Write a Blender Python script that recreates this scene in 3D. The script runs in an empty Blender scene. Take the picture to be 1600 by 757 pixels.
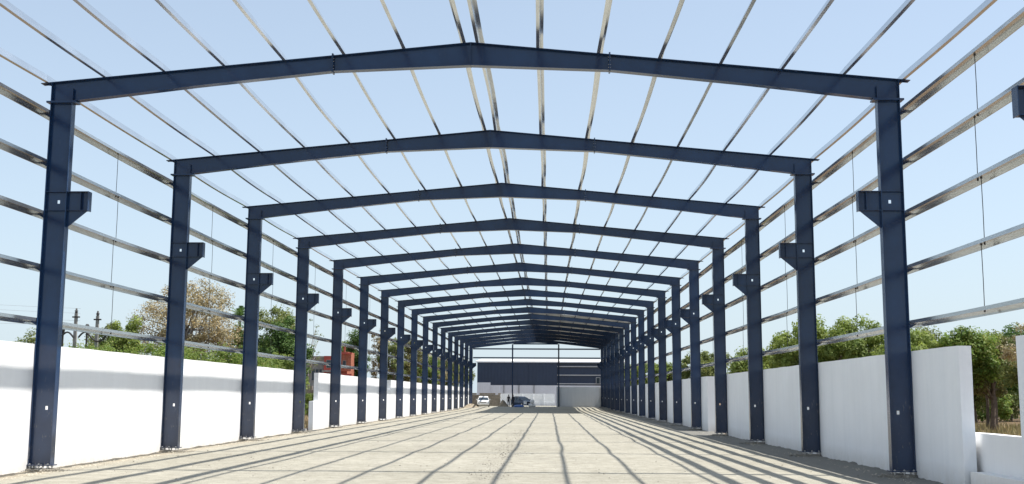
import bpy, math, random
from mathutils import Vector, Matrix, noise

random.seed(7)
R = math.radians
scene = bpy.context.scene
col = scene.collection

# ------------------------------------------------------------------ camera
cam_d = bpy.data.cameras.new('camera')
cam = bpy.data.objects.new('camera', cam_d)
col.objects.link(cam)
right = Vector((0.99947313, 0.03204586, 0.00514989))
up = Vector((-6.0672e-04, -1.40193785e-01, 9.90123899e-01))
back = Vector((0.03245135, -0.98960536, -0.14010048))
# rows above are (right.x, right.y, right.z), (up...), (back...)
m = Matrix.Identity(4)
for i in range(3):
    m[i][0] = right[i]; m[i][1] = up[i]; m[i][2] = back[i]
m[2][3] = 1.7267
cam.matrix_world = m
cam_d.sensor_width = 36.0
cam_d.lens = 1790 / 1600 * 36
cam_d.shift_y = -0.008
cam_d.clip_end = 5000
scene.camera = cam

# ------------------------------------------------------------------ sky, sun, exposure
SUN_S = 0.543                       # metres of shadow per metre of height, falling towards -X
sun_el = math.atan(1 / SUN_S)
world = bpy.data.worlds.new('World')
scene.world = world
world.use_nodes = True
wt = world.node_tree
bg = wt.nodes['Background']
sky = wt.nodes.new('ShaderNodeTexSky')
sky.sky_type = 'NISHITA'
sky.sun_disc = False
sky.sun_elevation = sun_el
sky.sun_rotation = R(90)
sky.air_density = 1.0
sky.dust_density = 1.2
sky.ozone_density = 3.0
hs = wt.nodes.new('ShaderNodeHueSaturation')
hs.inputs['Saturation'].default_value = 0.86
wt.links.new(sky.outputs[0], hs.inputs['Color'])
hz = wt.nodes.new('ShaderNodeMix'); hz.data_type = 'RGBA'      # even pale haze over the whole sky
hz.inputs[7].default_value = (3.62, 4.32, 4.85, 1)
wc = wt.nodes.new('ShaderNodeTexCoord'); wsep = wt.nodes.new('ShaderNodeSeparateXYZ')
wt.links.new(wc.outputs['Generated'], wsep.inputs[0])
def wmath(op, a, b_):
    q = wt.nodes.new('ShaderNodeMath'); q.operation = op; q.use_clamp = op == 'SUBTRACT'
    for i_, v_ in enumerate((a, b_)):
        if isinstance(v_, (int, float)): q.inputs[i_].default_value = v_
        else: wt.links.new(v_, q.inputs[i_])
    return q.outputs[0]
low = wmath('POWER', wmath('SUBTRACT', 1.0, wmath('MAXIMUM', wsep.outputs[2], 0.0)), 6.0)
wt.links.new(wmath('ADD', wmath('MULTIPLY', low, 0.52), 0.36), hz.inputs[0])
wt.links.new(hs.outputs[0], hz.inputs[6])
wt.links.new(hz.outputs[2], bg.inputs[0])
bg.inputs[1].default_value = 0.128
sun_d = bpy.data.lights.new('sun', 'SUN')
sun_d.energy = 4.6
sun_d.angle = R(0.53)
sun_d.color = (1.0, 0.955, 0.89)
sun = bpy.data.objects.new('sun', sun_d)
col.objects.link(sun)
sdir = Vector((-SUN_S, 0.03, -1)).normalized()
sun.rotation_euler = sdir.to_track_quat('-Z', 'Y').to_euler()
sun.location = (40, 60, 80)
scene.view_settings.view_transform = 'Standard'
scene.view_settings.look = 'None'
scene.view_settings.exposure = 0.58
scene.view_settings.gamma = 1.0

# ------------------------------------------------------------------ materials
def new_mat(name):
    mt = bpy.data.materials.new(name)
    mt.use_nodes = True
    return mt, mt.node_tree, mt.node_tree.nodes['Principled BSDF']

def N(nt, kind, **kw):
    n = nt.nodes.new(kind)
    for k, v in kw.items():
        setattr(n, k, v)
    return n

def ramp(nt, src, stops):
    r = N(nt, 'ShaderNodeValToRGB')
    els = r.color_ramp.elements
    while len(els) < len(stops):
        els.new(0.5)
    for e, (p, c) in zip(els, stops):
        e.position = p
        e.color = (*c, 1) if len(c) == 3 else c
    nt.links.new(src, r.inputs[0])
    return r

def tex(nt, scale, detail=4, rough=0.6, coord='Object', stretch=None):
    tc = N(nt, 'ShaderNodeTexCoord')
    out = tc.outputs[coord]
    if stretch:
        mp = N(nt, 'ShaderNodeMapping')
        mp.inputs['Scale'].default_value = stretch
        nt.links.new(out, mp.inputs[0]); out = mp.outputs[0]
    n = N(nt, 'ShaderNodeTexNoise')
    n.inputs['Scale'].default_value = scale
    n.inputs['Detail'].default_value = detail
    n.inputs['Roughness'].default_value = rough
    nt.links.new(out, n.inputs['Vector'])
    return n.outputs[0]

def bump(nt, bsdf, src, strength, dist):
    b = N(nt, 'ShaderNodeBump')
    b.inputs['Strength'].default_value = strength
    b.inputs['Distance'].default_value = dist
    nt.links.new(src, b.inputs['Height'])
    nt.links.new(b.outputs[0], bsdf.inputs['Normal'])

def mix(nt, fac, a, b):
    mx = N(nt, 'ShaderNodeMix', data_type='RGBA')
    if isinstance(fac, (int, float)): mx.inputs[0].default_value = fac
    else: nt.links.new(fac, mx.inputs[0])
    for i, v in ((6, a), (7, b)):
        if isinstance(v, tuple): mx.inputs[i].default_value = (*v, 1)
        else: nt.links.new(v, mx.inputs[i])
    return mx.outputs[2]

def simple(name, c, rough=0.7, metal=0.0, var=0.15, scale=3.0, bmp=0.0):
    mt, nt, p = new_mat(name)
    t = tex(nt, scale)
    lo = tuple(x * (1 - var) for x in c); hi = tuple(min(1, x * (1 + var)) for x in c)
    rp = ramp(nt, t, [(0.3, lo), (0.7, hi)])
    nt.links.new(rp.outputs[0], p.inputs['Base Color'])
    p.inputs['Roughness'].default_value = rough
    p.inputs['Metallic'].default_value = metal
    if bmp: bump(nt, p, t, bmp, 0.02)
    return mt

# navy gloss-enamelled steel with light dust, and a floor reflection painted in low down
M = {}
mt, nt, p = new_mat('navy_steel_paint')
t1 = tex(nt, 1.3, 5, 0.6, 'Object')
t2 = tex(nt, 14, 4, 0.7, 'Object', (1, 1, 0.25))
r1 = ramp(nt, t1, [(0.3, (0.005, 0.022, 0.068)), (0.75, (0.010, 0.036, 0.098))])
r2 = ramp(nt, t2, [(0.60, (0, 0, 0)), (0.70, (1, 1, 1))])
geo = N(nt, 'ShaderNodeNewGeometry')
sep = N(nt, 'ShaderNodeSeparateXYZ'); nt.links.new(geo.outputs['Position'], sep.inputs[0])
mr = N(nt, 'ShaderNodeMapRange'); mr.inputs[1].default_value = 0.0; mr.inputs[2].default_value = 2.4
mr.inputs[3].default_value = 0.50; mr.inputs[4].default_value = 0.03
nt.links.new(sep.outputs[2], mr.inputs[0])
mu = N(nt, 'ShaderNodeMath', operation='MULTIPLY'); nt.links.new(mr.outputs[0], mu.inputs[0]); nt.links.new(r2.outputs[0], mu.inputs[1])
ad = N(nt, 'ShaderNodeMath', operation='ADD'); nt.links.new(mu.outputs[0], ad.inputs[0])
mf = N(nt, 'ShaderNodeMapRange'); mf.inputs[1].default_value = 1.2; mf.inputs[2].default_value = 2.9
mf.inputs[3].default_value = 0.085; mf.inputs[4].default_value = 0.0  # even pale tint low down: reflected sunlit floor painted into the colour
nt.links.new(sep.outputs[2], mf.inputs[0]); nt.links.new(mf.outputs[0], ad.inputs[1])
oi = N(nt, 'ShaderNodeObjectInfo')
vr = N(nt, 'ShaderNodeMapRange'); vr.inputs[3].default_value = 0.82; vr.inputs[4].default_value = 1.22
nt.links.new(oi.outputs['Random'], vr.inputs[0])
vm = N(nt, 'ShaderNodeVectorMath', operation='SCALE'); nt.links.new(r1.outputs[0], vm.inputs[0]); nt.links.new(vr.outputs[0], vm.inputs['Scale'])
c = mix(nt, ad.outputs[0], vm.outputs[0], (0.33, 0.30, 0.25))
nt.links.new(c, p.inputs['Base Color'])
p.inputs['Roughness'].default_value = 0.17
bump(nt, p, t1, 0.03, 0.02)
M['navy'] = mt

mt, nt, p = new_mat('galvanised_steel')
t = tex(nt, 0.7, 1.5, 0.5, 'Object', (4, 1, 4))
r1 = ramp(nt, t, [(0.3, (0.58, 0.61, 0.63)), (0.7, (0.73, 0.76, 0.78))])
nt.links.new(r1.outputs[0], p.inputs['Base Color'])
r2 = ramp(nt, t, [(0.3, (0.13,) * 3), (0.75, (0.27,) * 3)])
nt.links.new(r2.outputs[0], p.inputs['Roughness'])
p.inputs['Metallic'].default_value = 0.88
M['galv'] = mt

def whitewash(name, hi, lo, streak):
    mt, nt, p = new_mat(name)
    a = tex(nt, 1.0, 5, 0.65, 'Object', (3.2, 3.2, 0.22))
    b = tex(nt, 0.5, 4, 0.6, 'Object')
    ra = ramp(nt, a, [(0.35, lo), (0.62, hi)])
    rb = ramp(nt, b, [(0.35, (1, 1, 1)), (0.8, (0.93, 0.925, 0.92))])
    ml = N(nt, 'ShaderNodeMix', data_type='RGBA', blend_type='MULTIPLY'); ml.inputs[0].default_value = 1
    nt.links.new(ra.outputs[0], ml.inputs[6]); nt.links.new(rb.outputs[0], ml.inputs[7])
    geo = N(nt, 'ShaderNodeNewGeometry'); sep = N(nt, 'ShaderNodeSeparateXYZ')
    nt.links.new(geo.outputs['Position'], sep.inputs[0])
    d = tex(nt, 3.5, 5, 0.7, 'Object')
    mr = N(nt, 'ShaderNodeMapRange'); mr.inputs[1].default_value = -0.12; mr.inputs[2].default_value = 0.42
    mr.inputs[3].default_value = 0.95; mr.inputs[4].default_value = 0.0
    nt.links.new(sep.outputs[2], mr.inputs[0])
    mu = N(nt, 'ShaderNodeMath', operation='MULTIPLY'); nt.links.new(mr.outputs[0], mu.inputs[0]); nt.links.new(d, mu.inputs[1])
    c = mix(nt, mu.outputs[0], ml.outputs[2], (0.46, 0.41, 0.33))
    nt.links.new(c, p.inputs['Base Color'])
    p.inputs['Roughness'].default_value = 0.85
    g = tex(nt, 9, 6, 0.7, 'Object')
    bump(nt, p, g, 0.35, 0.012)
    return mt
M['white_l'] = whitewash('whitewashed_plaster', (0.84, 0.845, 0.85), (0.815, 0.822, 0.83), 1)
M['white_r'] = whitewash('streaky_whitewash', (0.87, 0.885, 0.90), (0.83, 0.85, 0.87), 1)
M['white_low'] = whitewash('fresh_whitewash', (0.88, 0.88, 0.875), (0.84, 0.84, 0.84), 1)

# compacted cream floor
mt, nt, p = new_mat('compacted_floor')
a = tex(nt, 0.22, 6, 0.6, 'Object', (0.6, 1, 1))
b = tex(nt, 2.4, 7, 0.82, 'Object')
cc = tex(nt, 26, 3, 0.7, 'Object')
r1 = ramp(nt, a, [(0.3, (0.335, 0.315, 0.252)), (0.7, (0.44, 0.415, 0.34))])
r2 = ramp(nt, b, [(0.36, (0.66, 0.65, 0.63)), (0.60, (1.0, 1.0, 1.0))])
r3 = ramp(nt, cc, [(0.32, (0.50, 0.48, 0.45)), (0.47, (1.0, 1.0, 1.0))])
m1 = N(nt, 'ShaderNodeMix', data_type='RGBA', blend_type='MULTIPLY'); m1.inputs[0].default_value = 1
nt.links.new(r1.outputs[0], m1.inputs[6]); nt.links.new(r2.outputs[0], m1.inputs[7])
m2 = N(nt, 'ShaderNodeMix', data_type='RGBA', blend_type='MULTIPLY'); m2.inputs[0].default_value = 0.8
nt.links.new(m1.outputs[2], m2.inputs[6]); nt.links.new(r3.outputs[0], m2.inputs[7])
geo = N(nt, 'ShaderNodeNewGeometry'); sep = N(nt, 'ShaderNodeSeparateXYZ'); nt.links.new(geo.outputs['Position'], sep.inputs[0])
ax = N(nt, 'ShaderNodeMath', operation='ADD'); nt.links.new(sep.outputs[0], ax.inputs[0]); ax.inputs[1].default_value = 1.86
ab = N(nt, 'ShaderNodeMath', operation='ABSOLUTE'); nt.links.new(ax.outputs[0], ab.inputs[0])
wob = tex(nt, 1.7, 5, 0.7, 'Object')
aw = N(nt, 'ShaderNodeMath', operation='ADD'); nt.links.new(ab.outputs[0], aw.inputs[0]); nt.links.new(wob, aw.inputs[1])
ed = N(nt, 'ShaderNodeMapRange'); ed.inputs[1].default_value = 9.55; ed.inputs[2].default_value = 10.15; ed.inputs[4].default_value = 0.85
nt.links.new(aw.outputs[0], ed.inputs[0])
tw = tex(nt, 0.12, 2, 0.5, 'Object')
tx = N(nt, 'ShaderNodeMath', operation='MULTIPLY_ADD'); nt.links.new(tw, tx.inputs[0]); tx.inputs[1].default_value = 5.0
nt.links.new(sep.outputs[0], tx.inputs[2])
tsum = None
for cx_ in (1.2, 2.75, -1.9, -3.4):
    d1 = N(nt, 'ShaderNodeMath', operation='SUBTRACT'); nt.links.new(tx.outputs[0], d1.inputs[0]); d1.inputs[1].default_value = cx_
    d2 = N(nt, 'ShaderNodeMath', operation='ABSOLUTE'); nt.links.new(d1.outputs[0], d2.inputs[0])
    d3 = N(nt, 'ShaderNodeMapRange'); d3.inputs[1].default_value = 0.10; d3.inputs[2].default_value = 0.24; d3.inputs[3].default_value = 1.0; d3.inputs[4].default_value = 0.0
    nt.links.new(d2.outputs[0], d3.inputs[0])
    if tsum is None: tsum = d3.outputs[0]
    else:
        q_ = N(nt, 'ShaderNodeMath', operation='MAXIMUM'); nt.links.new(tsum, q_.inputs[0]); nt.links.new(d3.outputs[0], q_.inputs[1]); tsum = q_.outputs[0]
tn = tex(nt, 5, 4, 0.8, 'Object'); tr_ = ramp(nt, tn, [(0.42, (0, 0, 0)), (0.62, (1, 1, 1))])
tm = N(nt, 'ShaderNodeMath', operation='MULTIPLY'); nt.links.new(tsum, tm.inputs[0]); nt.links.new(tr_.outputs[0], tm.inputs[1])
tm2 = N(nt, 'ShaderNodeMath', operation='MULTIPLY'); nt.links.new(tm.outputs[0], tm2.inputs[0]); tm2.inputs[1].default_value = 0.45
tracked = mix(nt, tm2.outputs[0], m2.outputs[2], (0.25, 0.235, 0.20))
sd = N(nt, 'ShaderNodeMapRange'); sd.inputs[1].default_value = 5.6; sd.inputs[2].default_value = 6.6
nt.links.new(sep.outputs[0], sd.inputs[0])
ec = mix(nt, sd.outputs[0], (0.30, 0.255, 0.185), (0.15, 0.145, 0.13))  # left: loose tan soil; right: wall shadow painted into the floor colour
ex = N(nt, 'ShaderNodeMapRange'); ex.inputs[1].default_value = 6.55; ex.inputs[2].default_value = 6.95; ex.inputs[4].default_value = 0.85  # strip along the right wall, its cast shadow deepened in the colour
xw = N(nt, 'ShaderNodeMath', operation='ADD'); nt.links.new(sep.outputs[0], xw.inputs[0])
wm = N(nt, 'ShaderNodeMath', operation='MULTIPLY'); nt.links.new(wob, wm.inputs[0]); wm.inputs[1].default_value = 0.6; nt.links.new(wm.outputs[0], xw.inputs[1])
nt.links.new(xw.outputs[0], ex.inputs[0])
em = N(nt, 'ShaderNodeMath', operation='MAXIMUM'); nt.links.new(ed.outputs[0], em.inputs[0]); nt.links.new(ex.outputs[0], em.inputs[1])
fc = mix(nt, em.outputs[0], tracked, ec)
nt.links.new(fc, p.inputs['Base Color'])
p.inputs['Roughness'].default_value = 0.9
hb = N(nt, 'ShaderNodeMath', operation='ADD'); nt.links.new(cc, hb.inputs[0]); nt.links.new(b, hb.inputs[1])
bump(nt, p, hb.outputs[0], 0.7, 0.015)
M['floor'] = mt

# dry earth with straw coloured grass
mt, nt, p = new_mat('dry_field')
a = tex(nt, 0.05, 6, 0.65, 'Object'); b = tex(nt, 3, 6, 0.8, 'Object')
r1 = ramp(nt, a, [(0.35, (0.13, 0.08, 0.045)), (0.5, (0.19, 0.12, 0.06)), (0.65, (0.12, 0.095, 0.045))])
r2 = ramp(nt, b, [(0.3, (0.65, 0.65, 0.65)), (0.7, (1.0, 1.0, 1.0))])
m1 = N(nt, 'ShaderNodeMix', data_type='RGBA', blend_type='MULTIPLY'); m1.inputs[0].default_value = 1
nt.links.new(r1.outputs[0], m1.inputs[6]); nt.links.new(r2.outputs[0], m1.inputs[7])
nt.links.new(m1.outputs[2], p.inputs['Base Color']); p.inputs['Roughness'].default_value = 0.95
bump(nt, p, b, 0.6, 0.05)
M['field'] = mt

def leaf_mat(name, cols, sun_t=0.45):
    mt, nt, p = new_mat(name)
    geo = N(nt, 'ShaderNodeNewGeometry')
    rp = ramp(nt, geo.outputs['Random Per Island'], [(i / max(1, len(cols) - 1), c_) for i, c_ in enumerate(cols)])
    t = tex(nt, 0.9, 3, 0.6, 'Object')
    r2 = ramp(nt, t, [(0.35, (0.72, 0.78, 0.72)), (0.65, (1.15, 1.1, 1.0))])
    ml = N(nt, 'ShaderNodeMix', data_type='RGBA', blend_type='MULTIPLY'); ml.inputs[0].default_value = 1
    nt.links.new(rp.outputs[0], ml.inputs[6]); nt.links.new(r2.outputs[0], ml.inputs[7])
    nt.links.new(ml.outputs[2], p.inputs['Base Color'])
    p.inputs['Roughness'].default_value = 0.6
    tr = N(nt, 'ShaderNodeBsdfTranslucent'); nt.links.new(ml.outputs[2], tr.inputs[0])
    ms = N(nt, 'ShaderNodeMixShader'); ms.inputs[0].default_value = sun_t
    nt.links.new(p.outputs[0], ms.inputs[1]); nt.links.new(tr.outputs[0], ms.inputs[2])
    out = nt.nodes['Material Output']; nt.links.new(ms.outputs[0], out.inputs[0])
    return mt
M['leaf_fresh'] = leaf_mat('fresh_green_leaves', [(0.170, 0.235, 0.050), (0.260, 0.335, 0.075), (0.345, 0.405, 0.115)])
M['leaf_mid'] = leaf_mat('mid_green_leaves', [(0.126, 0.167, 0.049), (0.206, 0.251, 0.074), (0.302, 0.322, 0.113)])
M['leaf_dark'] = leaf_mat('dark_green_leaves', [(0.060, 0.120, 0.030), (0.105, 0.195, 0.048), (0.165, 0.255, 0.068)])
M['leaf_dry'] = leaf_mat('dry_tan_leaves', [(0.34, 0.25, 0.10), (0.42, 0.33, 0.17), (0.42, 0.38, 0.27), (0.30, 0.21, 0.08)], 0.2)
M['leaf_rust'] = leaf_mat('rusty_olive_leaves', [(0.17, 0.17, 0.06), (0.23, 0.19, 0.08), (0.16, 0.19, 0.05)])
M['leaf_vine'] = leaf_mat('yellow_green_leaves', [(0.138, 0.230, 0.034), (0.196, 0.299, 0.057), (0.299, 0.310, 0.081)])
M['bark'] = simple('bark', (0.13, 0.095, 0.07), 0.9, var=0.4, scale=6)
M['bark_red'] = simple('reddish_bark', (0.19, 0.09, 0.06), 0.9, var=0.3, scale=6)
M['bark_grey'] = simple('grey_bark', (0.30, 0.27, 0.24), 0.9, var=0.3, scale=6)
M['concrete'] = simple('grey_concrete', (0.30, 0.29, 0.27), 0.9, var=0.25, scale=4, bmp=0.3)
M['pole'] = simple('pole_concrete', (0.26, 0.25, 0.23), 0.9, var=0.2, scale=2)
M['black'] = simple('dark_hardware', (0.025, 0.022, 0.02), 0.5, var=0.2)
M['wire'] = simple('wire_aluminium', (0.32, 0.33, 0.35), 0.5, 0.3)
M['red'] = simple('red_paint', (0.40, 0.075, 0.055), 0.8, var=0.2, scale=1)
M['brick'] = simple('red_brick', (0.36, 0.12, 0.07), 0.9, var=0.3, scale=5)
M['block'] = simple('grey_brown_blocks', (0.25, 0.215, 0.175), 0.95, var=0.3, scale=2.5)
M['soil'] = simple('heaped_soil', (0.27, 0.225, 0.165), 0.95, var=0.25, scale=2, bmp=0.5)
M['pebble'] = simple('loose_stone', (0.42, 0.385, 0.31), 0.95, var=0.3, scale=0.8)
M['gravel'] = simple('grey_gravel', (0.27, 0.25, 0.21), 0.95, var=0.45, scale=1.7)
M['grout'] = simple('rough_grout', (0.22, 0.20, 0.165), 0.95, var=0.35, scale=9, bmp=0.8)
M['stone_red'] = simple('red_soil', (0.38, 0.19, 0.12), 0.95, var=0.3, scale=3)
M['glass'] = simple('dark_glass', (0.03, 0.045, 0.06), 0.12, 0.0, 0.1)
M['cladding'] = simple('navy_cladding', (0.028, 0.045, 0.085), 0.45, 0.0, 0.1, 0.4)
M['lightclad'] = simple('light_cladding', (0.76, 0.78, 0.82), 0.5, 0.0, 0.06, 0.3)
M['roofsheet'] = simple('grey_roof_sheet', (0.52, 0.53, 0.54), 0.45, 0.35, 0.08, 0.5)
M['rail'] = simple('light_rail', (0.48, 0.49, 0.50), 0.5, 0.3, 0.1)
M['roofpale'] = simple('pale_roof', (0.68, 0.66, 0.60), 0.6, 0.0, 0.06, 0.3)
M['panel'] = simple('white_precast', (0.82, 0.83, 0.85), 0.85, var=0.08, scale=0.6, bmp=0.2)
M['greywall'] = whitewash('grey_white_render', (0.66, 0.68, 0.70), (0.62, 0.64, 0.66), 1)
M['carwhite'] = simple('white_car_paint', (0.78, 0.78, 0.77), 0.25, var=0.02)
M['carblue'] = simple('dark_blue_car_paint', (0.03, 0.05, 0.10), 0.22, var=0.05)
M['rubber'] = simple('tyre_rubber', (0.03, 0.03, 0.03), 0.8, var=0.1)
M['lamp'] = simple('lamp_lens', (0.6, 0.6, 0.58), 0.15, var=0.05)
M['bluep'] = simple('blue_plastic', (0.05, 0.13, 0.38), 0.4, var=0.1)
M['sack'] = simple('white_woven_sack', (0.80, 0.79, 0.77), 0.8, var=0.12, scale=5, bmp=0.3)
M['skin'] = simple('skin', (0.20, 0.11, 0.07), 0.6, var=0.05)
M['cloth_d'] = simple('dark_cloth', (0.022, 0.022, 0.03), 0.9, var=0.2)
M['cloth_g'] = simple('charcoal_cloth', (0.04, 0.035, 0.04), 0.9, var=0.2)
M['hair'] = simple('black_hair', (0.012, 0.01, 0.01), 0.6, var=0.1)
M['bolt'] = simple('zinc_bolt', (0.5, 0.5, 0.5), 0.35, 0.8, 0.1)

# ------------------------------------------------------------------ mesh helpers
class MB:
    def __init__(s): s.v = []; s.f = []; s.sm = False
    def add(s, vs, fs):
        o = len(s.v); s.v += [tuple(x) for x in vs]; s.f += [tuple(i + o for i in f) for f in fs]
    def box(s, x0, x1, y0, y1, z0, z1):
        if x0 > x1: x0, x1 = x1, x0
        if y0 > y1: y0, y1 = y1, y0
        if z0 > z1: z0, z1 = z1, z0
        s.add([(x0,y0,z0),(x1,y0,z0),(x1,y1,z0),(x0,y1,z0),(x0,y0,z1),(x1,y0,z1),(x1,y1,z1),(x0,y1,z1)],
              [(0,3,2,1),(4,5,6,7),(0,1,5,4),(1,2,6,5),(2,3,7,6),(3,0,4,7)])
    def prism_y(s, pts, y0, y1):            # polygon of (x,z) extruded along y
        a = sum(pts[i][0]*pts[(i+1)%len(pts)][1]-pts[(i+1)%len(pts)][0]*pts[i][1] for i in range(len(pts)))
        if a < 0: pts = pts[::-1]
        n = len(pts)
        s.add([(x, y0, z) for x, z in pts] + [(x, y1, z) for x, z in pts],
              [tuple(range(n)), tuple(range(2*n-1, n-1, -1))] + [(i, i+n, (i+1)%n+n, (i+1)%n) for i in range(n)])
    def plate(s, a, b, t, y0, y1):           # sloping plate from a to b (x,z), t thick downwards
        s.prism_y([a, b, (b[0], b[1]-t), (a[0], a[1]-t)], y0, y1)
    def tube(s, pts, rad, n=6, cap=True):
        pts = [Vector(q) for q in pts]
        if not hasattr(rad, '__len__'): rad = [rad]*len(pts)
        o = len(s.v)
        for i, q in enumerate(pts):
            d = (pts[min(i+1, len(pts)-1)] - pts[max(i-1, 0)]).normalized()
            a = Vector((0, 0, 1)) if abs(d.z) < 0.9 else Vector((1, 0, 0))
            u = d.cross(a).normalized(); w = d.cross(u)
            for k in range(n):
                t = 2*math.pi*k/n
                s.v.append(tuple(q + (u*math.cos(t) + w*math.sin(t))*rad[i]))
        for i in range(len(pts)-1):
            for k in range(n):
                s.f.append((o+i*n+k, o+i*n+(k+1) % n, o+(i+1)*n+(k+1) % n, o+(i+1)*n+k))
        if cap:
            s.f.append(tuple(o+k for k in range(n))[::-1]); e = o+(len(pts)-1)*n
            s.f.append(tuple(e+k for k in range(n)))
    def mesh(s, name, mat, smooth=False):
        me = bpy.data.meshes.new(name)
        me.from_pydata(s.v, [], s.f); me.update()
        if mat: me.materials.append(mat)
        if smooth: me.polygons.foreach_set('use_smooth', [True]*len(me.polygons))
        return me
    def build(s, name, mat, parent=None, smooth=False, loc=None):
        return put(name, s.mesh(name, mat, smooth), parent, loc)

def put(name, me, parent=None, loc=None):
    o = bpy.data.objects.new(name, me); col.objects.link(o)
    if parent: o.parent = parent
    if loc: o.location = loc
    return o

def tag(o, label=None, cat=None, group=None, kind=None):
    if label: o['label'] = label
    if cat: o['category'] = cat
    if group: o['group'] = group
    if kind: o['kind'] = kind
    return o

def thing(name, label, cat, loc=(0, 0, 0), group=None, rz=0):
    o = bpy.data.objects.new(name, None); col.objects.link(o)
    o.location = loc; o.rotation_euler.z = rz; o.empty_display_size = 0.2
    return tag(o, label, cat, group)

def copy_tree(o, parent=None):
    c_ = o.copy(); col.objects.link(c_)
    if parent: c_.parent = parent
    for ch in [x for x in KIDS.get(o.name, [])]:
        copy_tree(ch, c_)
    return c_
KIDS = {}
def index_kids():
    KIDS.clear()
    for o in bpy.data.objects:
        if o.parent: KIDS.setdefault(o.parent.name, []).append(o)

ORD = ['zeroth','first','second','third','fourth','fifth','sixth','seventh','eighth','ninth','tenth','eleventh','twelfth',
       'thirteenth','fourteenth','fifteenth','sixteenth','seventeenth','eighteenth']

# ------------------------------------------------------------------ the building's measures
CX, HALF = -1.86, 10.0
Y0, BAY = 26.29, 9.03
NF = 16                               # last frame index
fy = lambda k: Y0 + BAY*k
TOPZ = lambda u: 10.02 - 0.0936*abs(u)
FL = -11.87; FR = 8.15                # inner wall faces

def rise(y):
    t = min(1, max(0, (y-138)/24)); return 0.17*t*t*(3-2*t)

# ------------------------------------------------------------------ ground
def make_floor():
    xs = []; x = -12.05
    while x < 8.32: xs.append(x); x += 0.19
    xs.append(8.33)
    ys = []; y = 1.0
    while y < 188:
        ys.append(y); y += 0.19 if 19 < y < 45 else (0.4 if y < 80 else 0.9)
    vs = []; fs = []
    for y in ys:
        for x in xs:
            z = 0.014*noise.noise(Vector((x*0.45, y*0.35, 0))) + 0.006*noise.noise(Vector((x*2.1, y*2.1, 3)))
            e = min(x+11.87, 8.15-x)
            k = max(0, 1-max(e, 0)/0.75)
            k2 = max(0, 1-abs(max(e, 0)-0.12)/0.55)
            z += k2*(0.10*abs(noise.noise(Vector((x*2.7, y*1.9, 9)))) + 0.035*noise.noise(Vector((x*5, y*5, 1))))
            z -= 0.05*max(0, 1-max(e, 0)/1.6)*(1 if x < 0 else 0.6)
            vs.append((x, y, z + rise(y)))
    n = len(xs)
    for j in range(len(ys)-1):
        for i in range(n-1):
            a = j*n+i; fs.append((a, a+1, a+n+1, a+n))
    b = MB(); b.v = vs; b.f = fs
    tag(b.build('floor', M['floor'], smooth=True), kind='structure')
make_floor()
g = MB()
gx = [-1500,-300,-120,-60,-40,-30,-20,-12.2,8.4,20,30,40,60,120,300,1500]
gy = [-200,0,20,40,60,80,100,130,160,188.5,220,300,500,1500]
for y in gy:
    for x in gx: g.v.append((x, y, -0.16 if -14 < x < 10 and y < 180 else -0.10))
n = len(gx)
for j in range(len(gy)-1):
    for i in range(n-1):
        a = j*n+i; g.f.append((a, a+1, a+n+1, a+n))
tag(g.build('ground', M['field']), kind='structure')

# loose stones and crumbs along both walls and over the near floor
def pebbles(name, spots, mat, label):
    b = MB()
    for x, y, z, s in spots:
        pts = []
        for d in ((1,0,0),(0,1,0),(-1,0,0),(0,-1,0),(0,0,1),(0,0,-1)):
            k = s*random.uniform(0.6, 1.2); pts.append((x+d[0]*k, y+d[1]*k, z+d[2]*k*0.7))
        b.add(pts, [(0,1,4),(1,2,4),(2,3,4),(3,0,4),(1,0,5),(2,1,5),(3,2,5),(0,3,5)])
    tag(b.build(name, mat), label, kind='stuff')
sp = []
for i in range(7500):
    y = 19 + 70*random.random()**1.7
    side = random.random() < 0.6
    d = random.random()**1.8*0.75
    x = FL+0.03+d if side else FR-0.03-d
    sp.append((x, y, -0.02 + rise(y) - 0.02*(1-d), random.uniform(0.010, 0.042)*(1.5 if random.random() < 0.06 else 1)))
sp2 = []
for k in range(0, 7):
    for s_ in (-1, 1):
        for i in range(110 if k < 3 else 50):
            a = random.uniform(0, 6.28); q = random.random()**0.6
            px_ = CX + s_*9.66 + math.cos(a)*0.62*q; py_ = fy(k) - 0.12 + math.sin(a)*0.5*q
            if FL+0.03 < px_ < FR-0.03: sp2.append((px_, py_, 0.03*(1-q), random.uniform(0.010, 0.028)*(1+1.2*(random.random()<0.12))))
pebbles('loose_rubble', sp, M['pebble'], 'loose stones and mortar crumbs along the foot of both white walls')
pebbles('base_rubble', sp2, M['gravel'], 'crumbled grout and stones round the column feet')
sp = []
for i in range(9000):
    y = 20 + 40*random.random()**1.5; x = random.uniform(-11, 7.5)
    if random.random() < 0.4: x = -1.35 + random.gauss(0, 0.28)
    sp.append((x, y, 0.002, random.uniform(0.004, 0.010)*(1+2.2*(random.random()<0.07))))
pebbles('floor_gravel', sp, M['gravel'], 'small gravel scattered over the cream floor')

# ------------------------------------------------------------------ steel portal frames
def web_with_holes(b, s, ua, ub, z0, z1, holes, t):
    zs = [z0]
    for (hu, hz, w, h) in holes: zs += [hz-h/2, hz+h/2]
    zs.append(z1)
    for i in range(len(zs)-1):
        if i % 2 == 0: b.box(s*ua, s*ub, -t/2, t/2, zs[i], zs[i+1])
        else:
            hu, hz, w, h = holes[i//2]
            b.box(s*ua, s*(hu-w/2), -t/2, t/2, zs[i], zs[i+1])
            b.box(s*(hu+w/2), s*ub, -t/2, t/2, zs[i], zs[i+1])

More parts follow.
